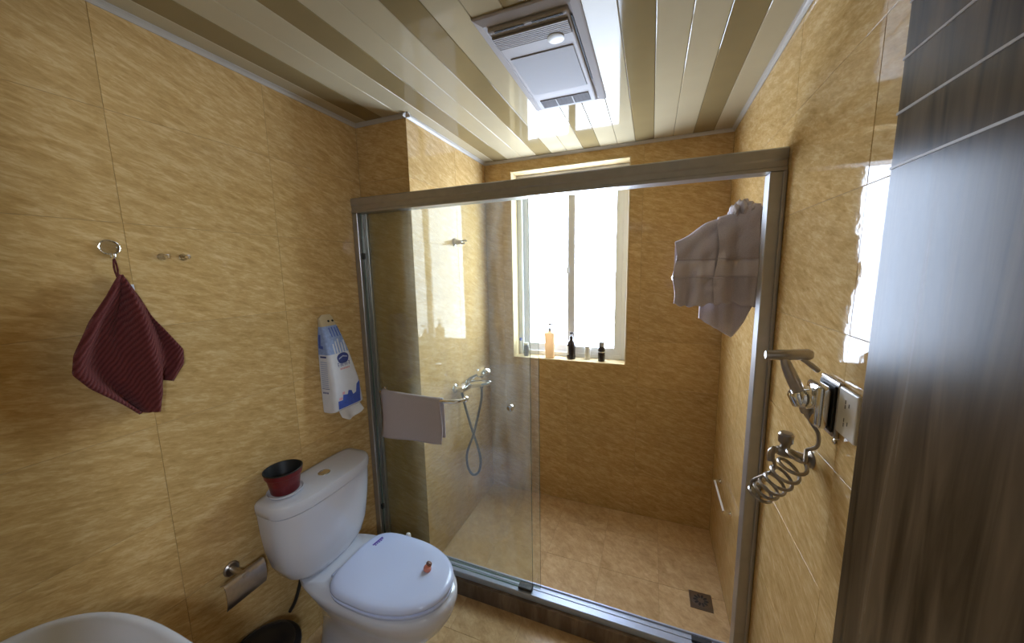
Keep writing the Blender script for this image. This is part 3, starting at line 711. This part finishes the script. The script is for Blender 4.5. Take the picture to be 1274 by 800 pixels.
def rack_cloth(u0_, u1_, front, zb, zback, gap, ph_):
    def fn(u, v, z_abs=None, off=0):
        uu_ = u0_ + (u1_ - u0_) * u; x = AX + (BX - AX) * uu_; y = AY + (BY - AY) * uu_
        zt = top_z(uu_) + front * .5
        fold = .016 * math.sin(13 * uu_ + ph_) + .007 * math.sin(29 * uu_ + 2 * ph_)
        zb_ = zb + .012 * math.sin(6 * uu_) + .004 * math.sin(40 * uu_)
        if v < .47:
            t = v / .47 if z_abs is None else (z_abs - zb_) / (zt - zb_)
            edge = .010 * math.sin(9 * t + ph_) * max(0, (u - .8) * 5)
            return (x - .008 * (1 - t) * math.sin(3 * uu_) + edge * .6, y - gap - front - off - fold * (1 - t) ** .7 - .014 * math.sin(PI * t) - .004 * math.sin(21 * t + 9 * uu_), zb_ + (zt - zb_) * t)
        if v < .53: a = (v - .47) / .06 * PI; return (x, y - (gap + front) * math.cos(a), zt + gap * .8 * math.sin(a))
        t = (v - .53) / .47; return (x, y + gap + fold * .5 * t, zt - (zt - zback) * t)
    return fn
bt = thing('bath_towel', 'large grey-mauve bath towel draped over the rack arm', 'towel', None, (0, 0, 0))
TW = ((.38, 1.0, 0, 1.478, 1.56, .018, .4), (.0, .47, .014, 1.472, 1.54, .020, 2.0))
for nm, q in zip(('towel_sheet', 'towel_fold'), TW):
    cloth_grid(nm, rack_cloth(*q), 40, 60, 'towel_grey', bt, .009)
for k, q in enumerate(TW):
    def band(u, v, f0_=rack_cloth(*q), k=k):
        if k == 0: u = .15 + .85 * u
        return f0_(u, .1, 1.588 + .066 * v, .0045)
    b_ = cloth_grid('woven_band', band, 36, 6, 'towel_band', bt, .003); b_['label'] = 'smooth woven border band'
    for z_ in (1.583, 1.659):
        def line(u, v, f0_=rack_cloth(*q), k=k, z_=z_):
            if k == 0: u = .15 + .85 * u
            return f0_(u, .1, z_ + .005 * v, .0065)
        cloth_grid('woven_ridge', line, 36, 2, 'towel_grey', bt, .004)
def crumple(u, v):
    uu_ = .02 + .30 * u; x = AX + (BX - AX) * uu_; y = AY + .07 - .10 * v
    return (x, y + .01 * math.sin(20 * u), 1.832 + .042 * math.sin(PI * v) * math.sin(PI * (.1 + .8 * u)) + .009 * math.sin(23 * u + 9 * v) + .005 * math.sin(41 * u - 13 * v))
cloth_grid('crumpled_top', crumple, 24, 16, 'cloth_pale', bt, .010)
def lower(u, v):
    # sheet hanging from the lower arm, drawn to a corner at the bottom
    top = Vector((-.192 + .170 * u, .272 - .02 * u, 1.585)); a = Vector((-.192, .275, 1.412)); b = Vector((-.066, .275, 1.332)); c = Vector((-.010, .25, 1.47))
    bot = a + (b - a) * (u / .72) if u < .72 else b + (c - b) * ((u - .72) / .28)
    p = top + (bot - top) * v
    p.y += .010 * math.sin(9 * u + 2 * v) * v + .006 * math.sin(20 * u) * v
    return tuple(p)
lt_ = cloth_grid('hand_towel', lower, 34, 26, 'towel_grey', None, .009)
tag(lt_, 'grey hand towel hanging lower behind the bath towel, one corner down', 'towel')
gr = thing('low_rail', 'thin pale rail mounted low on the right shower wall', 'rail', None, (0, .50, .48))
tubeo('bar', [(-.030, .150, .0), (-.030, -.118, -.006)], .005, 'white_plastic', gr, 10)
for y, z in ((.150, 0), (-.118, -.006)):
    latheo('bar_post', [(.013, 0), (.013, .004), (.007, .008), (.006, .028), (.008, .032), (.003, .036)], 'chrome', gr, (0, y, z), (-1, 0, 0), 16)

# ---------------------------------------------------------------- floor drain
fd = thing('floor_drain', 'square steel floor drain with petal slots in the shower floor', 'drain', None, (-.108, .347, 0))
boxo('drain_frame', (-.050, .050, -.050, .050, .0005, .004), 'hose_steel', fd, .0015)
latheo('drain_plate', [(.040, .004), (.040, .0052), (.036, .0056), (0, .0058)], 'hose_steel', fd, seg=32)
for k in range(10):
    a = 2 * PI * k / 10; bm = bmesh.new()
    P = []
    for t, wd in ((.014, .003), (.022, .0055), (.030, .0045), (.034, .002)):
        P.append((t, wd))
    pts = [(t, w_) for t, w_ in P] + [(t, -w_) for t, w_ in P[::-1]]
    ca, sa = math.cos(a), math.sin(a)
    R_ = [[(t * ca - q * sa, t * sa + q * ca, z) for t, q in pts] for z in (.0055, .0064)]
    loft(bm, R_); obj('drain_slot', bm, 'slot_dark', fd)

# ---------------------------------------------------------------- bottles on the sill
ZS = WZ0 + .0045
def bottle(name, label, cat, x, y): return thing(name, label, cat, 'toiletries on the window sill', (x, y, ZS))
b1 = bottle('soap_bottle', 'tall cream pump bottle on the window sill', 'bottle', -1.032, .945)
bm = bmesh.new()
loft(bm, [sup(.028, .020, 0, 3.5, 32), sup(.031, .022, .004, 3.5, 32), sup(.036, .024, .15, 3.5, 32), sup(.037, .025, .172, 3.5, 32), sup(.034, .022, .178, 3.5, 32), sup(.014, .012, .182, 2.2, 32), sup(.012, .012, .190, 2, 32)])
obj('bottle_body', bm, 'soap_cream', b1, True, 50)
latheo('pump_collar', [(.013, .190), (.013, .206), (.008, .210), (.004, .212), (.004, .232)], 'pump_grey', b1, seg=20)
tubeo('pump_nozzle', [(-.012, .0, .236), (.010, 0, .238), (.030, -.004, .234)], [.007, .007, .004], 'pump_grey', b1)
b2 = bottle('pump_bottle', 'dark brown bottle with pump on the window sill', 'bottle', -.884, .957)
latheo('bottle_body', [(.026, 0), (.028, .004), (.028, .100), (.024, .118), (.012, .130), (.011, .138)], 'bottle_dark', b2, seg=28)
latheo('bottle_base', [(.0285, .0005), (.030, .010), (.030, .020), (.0285, .026)], 'bottle_dark', b2, seg=28)
latheo('pump_collar', [(.013, .138), (.013, .152), (.009, .158), (.004, .160), (.004, .178)], 'bottle_dark', b2, seg=20)
tubeo('pump_nozzle', [(-.008, 0, .178), (.006, -.004, .180), (.018, -.012, .176)], [.006, .006, .004], 'bottle_dark', b2)
bm = bmesh.new()
loft(bm, [[((.0284) * math.cos(a), .0284 * math.sin(a), z) for a in [-PI * .75 - .9 + 1.2 * k / 8 for k in range(9)]] for z in (.03, .09)], False, False, False)
obj('paper_label', bm, 'bottle_label', b2, True)
b3 = bottle('cream_tube', 'small off-white striped tube standing on its cap on the sill', 'tube', -.776, .975)
latheo('cap', [(.018, 0), (.019, .003), (.019, .018), (.017, .019)], 'tube_white', b3, seg=24)
latheo('tube_body', [(.0175, .019), (.020, .024), (.021, .055), (.020, .086), (.018, .089), (0, .09)], 'tube_white', b3, seg=24)
for z in (.036, .052, .068): latheo('printed_stripe', [(.0208, z), (.0214, z + .0005), (.0214, z + .004), (.0208, z + .0045)], 'bottle_label', b3, seg=24)
latheo('top_band', [(.0195, .084), (.0205, .086), (.0195, .0905), (0, .091)], 'cap_grey', b3, seg=24)
b4 = bottle('lotion_bottle', 'short dark bottle with silver cap at the right of the sill', 'bottle', -.680, .950)
latheo('bottle_body', [(.021, 0), (.023, .004), (.023, .080), (.019, .095), (.016, .098)], 'bottle_dark', b4, seg=26)
latheo('cap', [(.017, .098), (.019, .100), (.019, .128), (.016, .131), (0, .132)], 'cap_grey', b4, seg=26)
latheo('printed_stripe', [(.0228, .060), (.0236, .061), (.0236, .066), (.0228, .067)], 'bottle_label', b4, seg=26)
b5 = bottle('small_bottle', 'small dark bottle with pale cap at the left of the sill', 'bottle', -1.208, .950)
latheo('bottle_body', [(.016, 0), (.018, .003), (.018, .072), (.014, .080)], 'bottle_dark', b5, seg=24)
latheo('cap', [(.016, .080), (.017, .082), (.017, .094), (.014, .096), (0, .097)], 'tube_white', b5, seg=24)
rz = bottle('razor', 'thin stick with a blue head leaning beside the small sill bottle', 'razor', -1.248, .965)
tubeo('handle', [(0, 0, .002), (-.004, .002, .05), (-.008, .003, .105)], .004, 'tube_white', rz, 8)
latheo('head', [(.006, 0), (.010, .004), (.010, .018), (.005, .022)], 'blue_plastic', rz, (-.008, .003, .104), (0, 0, 1), 14)

# ---------------------------------------------------------------- right wall by the door: sprayer, valve, socket
hd = thing('sprayer_holder', 'chrome square sprayer holder on the right wall by the socket', 'holder', None, (0, -.447, 1.317))
boxo('wall_plate', (-.010, -.0005, -.044, .044, -.062, .062), 'brushed', hd, .003)
boxo('gasket', (-.0143, -.0105, -.0355, .0355, -.0505, .0525), 'dark_rubber', hd, .001)
boxo('block', (-.042, -.0145, -.035, .035, -.048, .050), 'chrome', hd, .011, 4)
latheo('socket_ball', [(.012, 0), (.024, .008), (.028, .020), (.024, .032), (.012, .038)], 'chrome', hd, (-.030, .0, .010), (-1, 0, .1), 24)
latheo('cradle', [(.012, -.018), (.019, -.014), (.020, .012), (.016, .018)], 'chrome', hd, (-.062, 0, .010), (-.4, 0, .9), 22)
latheo('screw', [(.005, 0), (.006, .003), (.003, .005)], 'chrome', hd, (-.0005, -.030, -.072), (-1, 0, 0), 12)
spx = thing('bidet_sprayer', 'metal bidet sprayer with coiled steel hose on the right wall', 'sprayer', None, (-.062, -.447, 1.327))
tubeo('handle', smoothpath([(.014, 0, -.034), (.008, 0, -.012), (-.010, 0, .03), (-.026, 0, .066), (-.036, 0, .092)], 6), [.0085 + .0045 * math.sin(PI * i / 24) for i in range(25)], 'brushed', spx, 16)
tubeo('spray_head', [(.016, 0, .102), (.010, 0, .102), (-.036, 0, .098), (-.066, 0, .096), (-.072, 0, .096)], [.009, .0125, .012, .0105, .0095], 'brushed', spx, 18)
tubeo('trigger', smoothpath([(-.006, -.002, .094), (.008, -.004, .084), (.022, -.006, .072), (.028, -.007, .066)], 4), [.0045, .0045, .005, .005, .0055, .0055, .006, .006, .006, .006, .006, .0055, .004], 'brushed', spx, 12)
pre = smoothpath([(.014, 0, -.032), (.026, .0, -.055), (.040, -.004, -.080), (.040, -.004, -.110), (.026, .010, -.128)], 8)
P0 = Vector((.020, .010, -.140)); P1 = Vector((-.048, .06, -.292)); axd = (P1 - P0); axn = axd.normalized()
e1 = axn.cross(Vector((0, 1, 0))).normalized(); e2 = axn.cross(e1)
coil = []
NL = 6.6
for k in range(int(NL * 20) + 1):
    t = k / (NL * 20); a = 2 * PI * NL * t + 1.2
    q = P0 + axd * (t ** .9) + Vector((0, 0, -.012 * math.sin(PI * t)))
    r_ = .026 + .002 * math.sin(5 * t)
    coil.append(q + (e1 * math.cos(a) + e2 * math.sin(a)) * r_)
post = smoothpath([coil[-1], P1 + Vector((-.012, .012, .03)), Vector((-.022, .05, -.21)), Vector((-.026, .050, -.172)), Vector((-.022, .058, -.150))], 6)[1:]
tubeo('coiled_hose', pre + coil[1:] + post, .0042, 'hose_steel', spx, 8)
av = thing('angle_valve', 'metal angle valve feeding the coiled sprayer hose', 'valve', None, (0, -.372, 1.147))
latheo('wall_flange', [(.022, 0), (.021, .004), (.012, .010)], 'hose_steel', av, (0, 0, 0), (-1, 0, 0), 20)
tubeo('valve_body', [(-.004, 0, 0), (-.035, .0, .006), (-.058, .0, .012), (-.074, .0, .014)], [.010, .011, .015, .010], 'hose_steel', av, 16)
latheo('knob', [(.010, 0), (.011, .016), (.016, .022), (.017, .042), (.013, .047), (0, .048)], 'hose_steel', av, (-.056, .0, .016), (0, 0, 1), 18)
tubeo('outlet', smoothpath([(-.070, .0, .014), (-.084, -.006, .012), (-.088, -.010, .0), (-.087, -.012, -.012)], 4), .0085, 'hose_steel', av, 12)
so = thing('wall_socket', 'white double power socket on the right wall next to the door', 'socket', None, (0, -.526, 1.325))
boxo('socket_plate', (-.009, -.0005, -.038, .038, -.050, .050), 'white_plastic', so, .004)
for z in (.020, -.018):
    for y, zz in ((-.008, .0), (.006, .004), (.006, -.006)):
        boxo('socket_slot', (-.0096, -.0085, y - .0012, y + .0012, z + zz - .004, z + zz + .004), 'socket_hole', so)

# ---------------------------------------------------------------- ceiling heater
ch = thing('ceiling_heater', 'white rectangular bathroom heater light unit in the slat ceiling', 'ceiling light', None, (-.748, -.055, H))
def hb(name, x0, x1, y0, y1, z0, z1, m, parent=ch, bev=.002): return boxo(name, (x0, x1, y0, y1, z0, z1), m, parent, bev)
bm = bmesh.new(); loft(bm, [[(a * sx, b * sy, z) for sx, sy in ((-1, -1), (1, -1), (1, 1), (-1, 1))] for a, b, z in ((.155, .325, -.0005), (.155, .325, -.004), (.150, .320, -.007), (.130, .296, -.014), (.124, .288, -.010))])
obj('outer_frame', bm, 'lamp_plastic', ch)
hb('face_panel', -.122, .122, -.286, .284, -.024, -.008, 'lamp_plastic', bev=.006)
lf = hb('light_diffuser', -.106, .106, -.134, .132, -.0272, -.0243, 'lamp_diffuser')
hb('upper_panel', -.118, .118, -.262, -.196, -.029, -.0245, 'lamp_grille')
for k in range(8): hb('grille_rib', -.116, .116, -.260 + k * .008, -.2555 + k * .008, -.032, -.0293, 'lamp_plastic', bev=0)
hb('dark_slot', -.100, -.008, -.282, -.276, -.0255, -.0242, 'slot_dark', bev=0)
hb('dark_slot', .016, .108, -.282, -.276, -.0255, -.0242, 'slot_dark', bev=0)
hb('dark_slot', .1235, .1275, -.25, .12, -.0165, -.0125, 'slot_dark', bev=0)
latheo('round_cap', [(.026, -.0322), (.026, -.0335), (.024, -.0345), (0, -.0347)], 'ivory_cap', ch, (.066, -.196, 0), seg=28)
vg = hb('vent_recess', -.100, .100, .192, .262, -.0262, -.0243, 'slot_dark', bev=0)
for k in range(9): hb('vent_slat', -.100, .100, .1925 + k * .0078, .1950 + k * .0078, -.0272, -.0264, 'lamp_grille', bev=0)
for x in (-.034, .034): hb('vent_divider', x - .002, x + .002, .192, .262, -.0297, -.0287, 'lamp_plastic', bev=0)
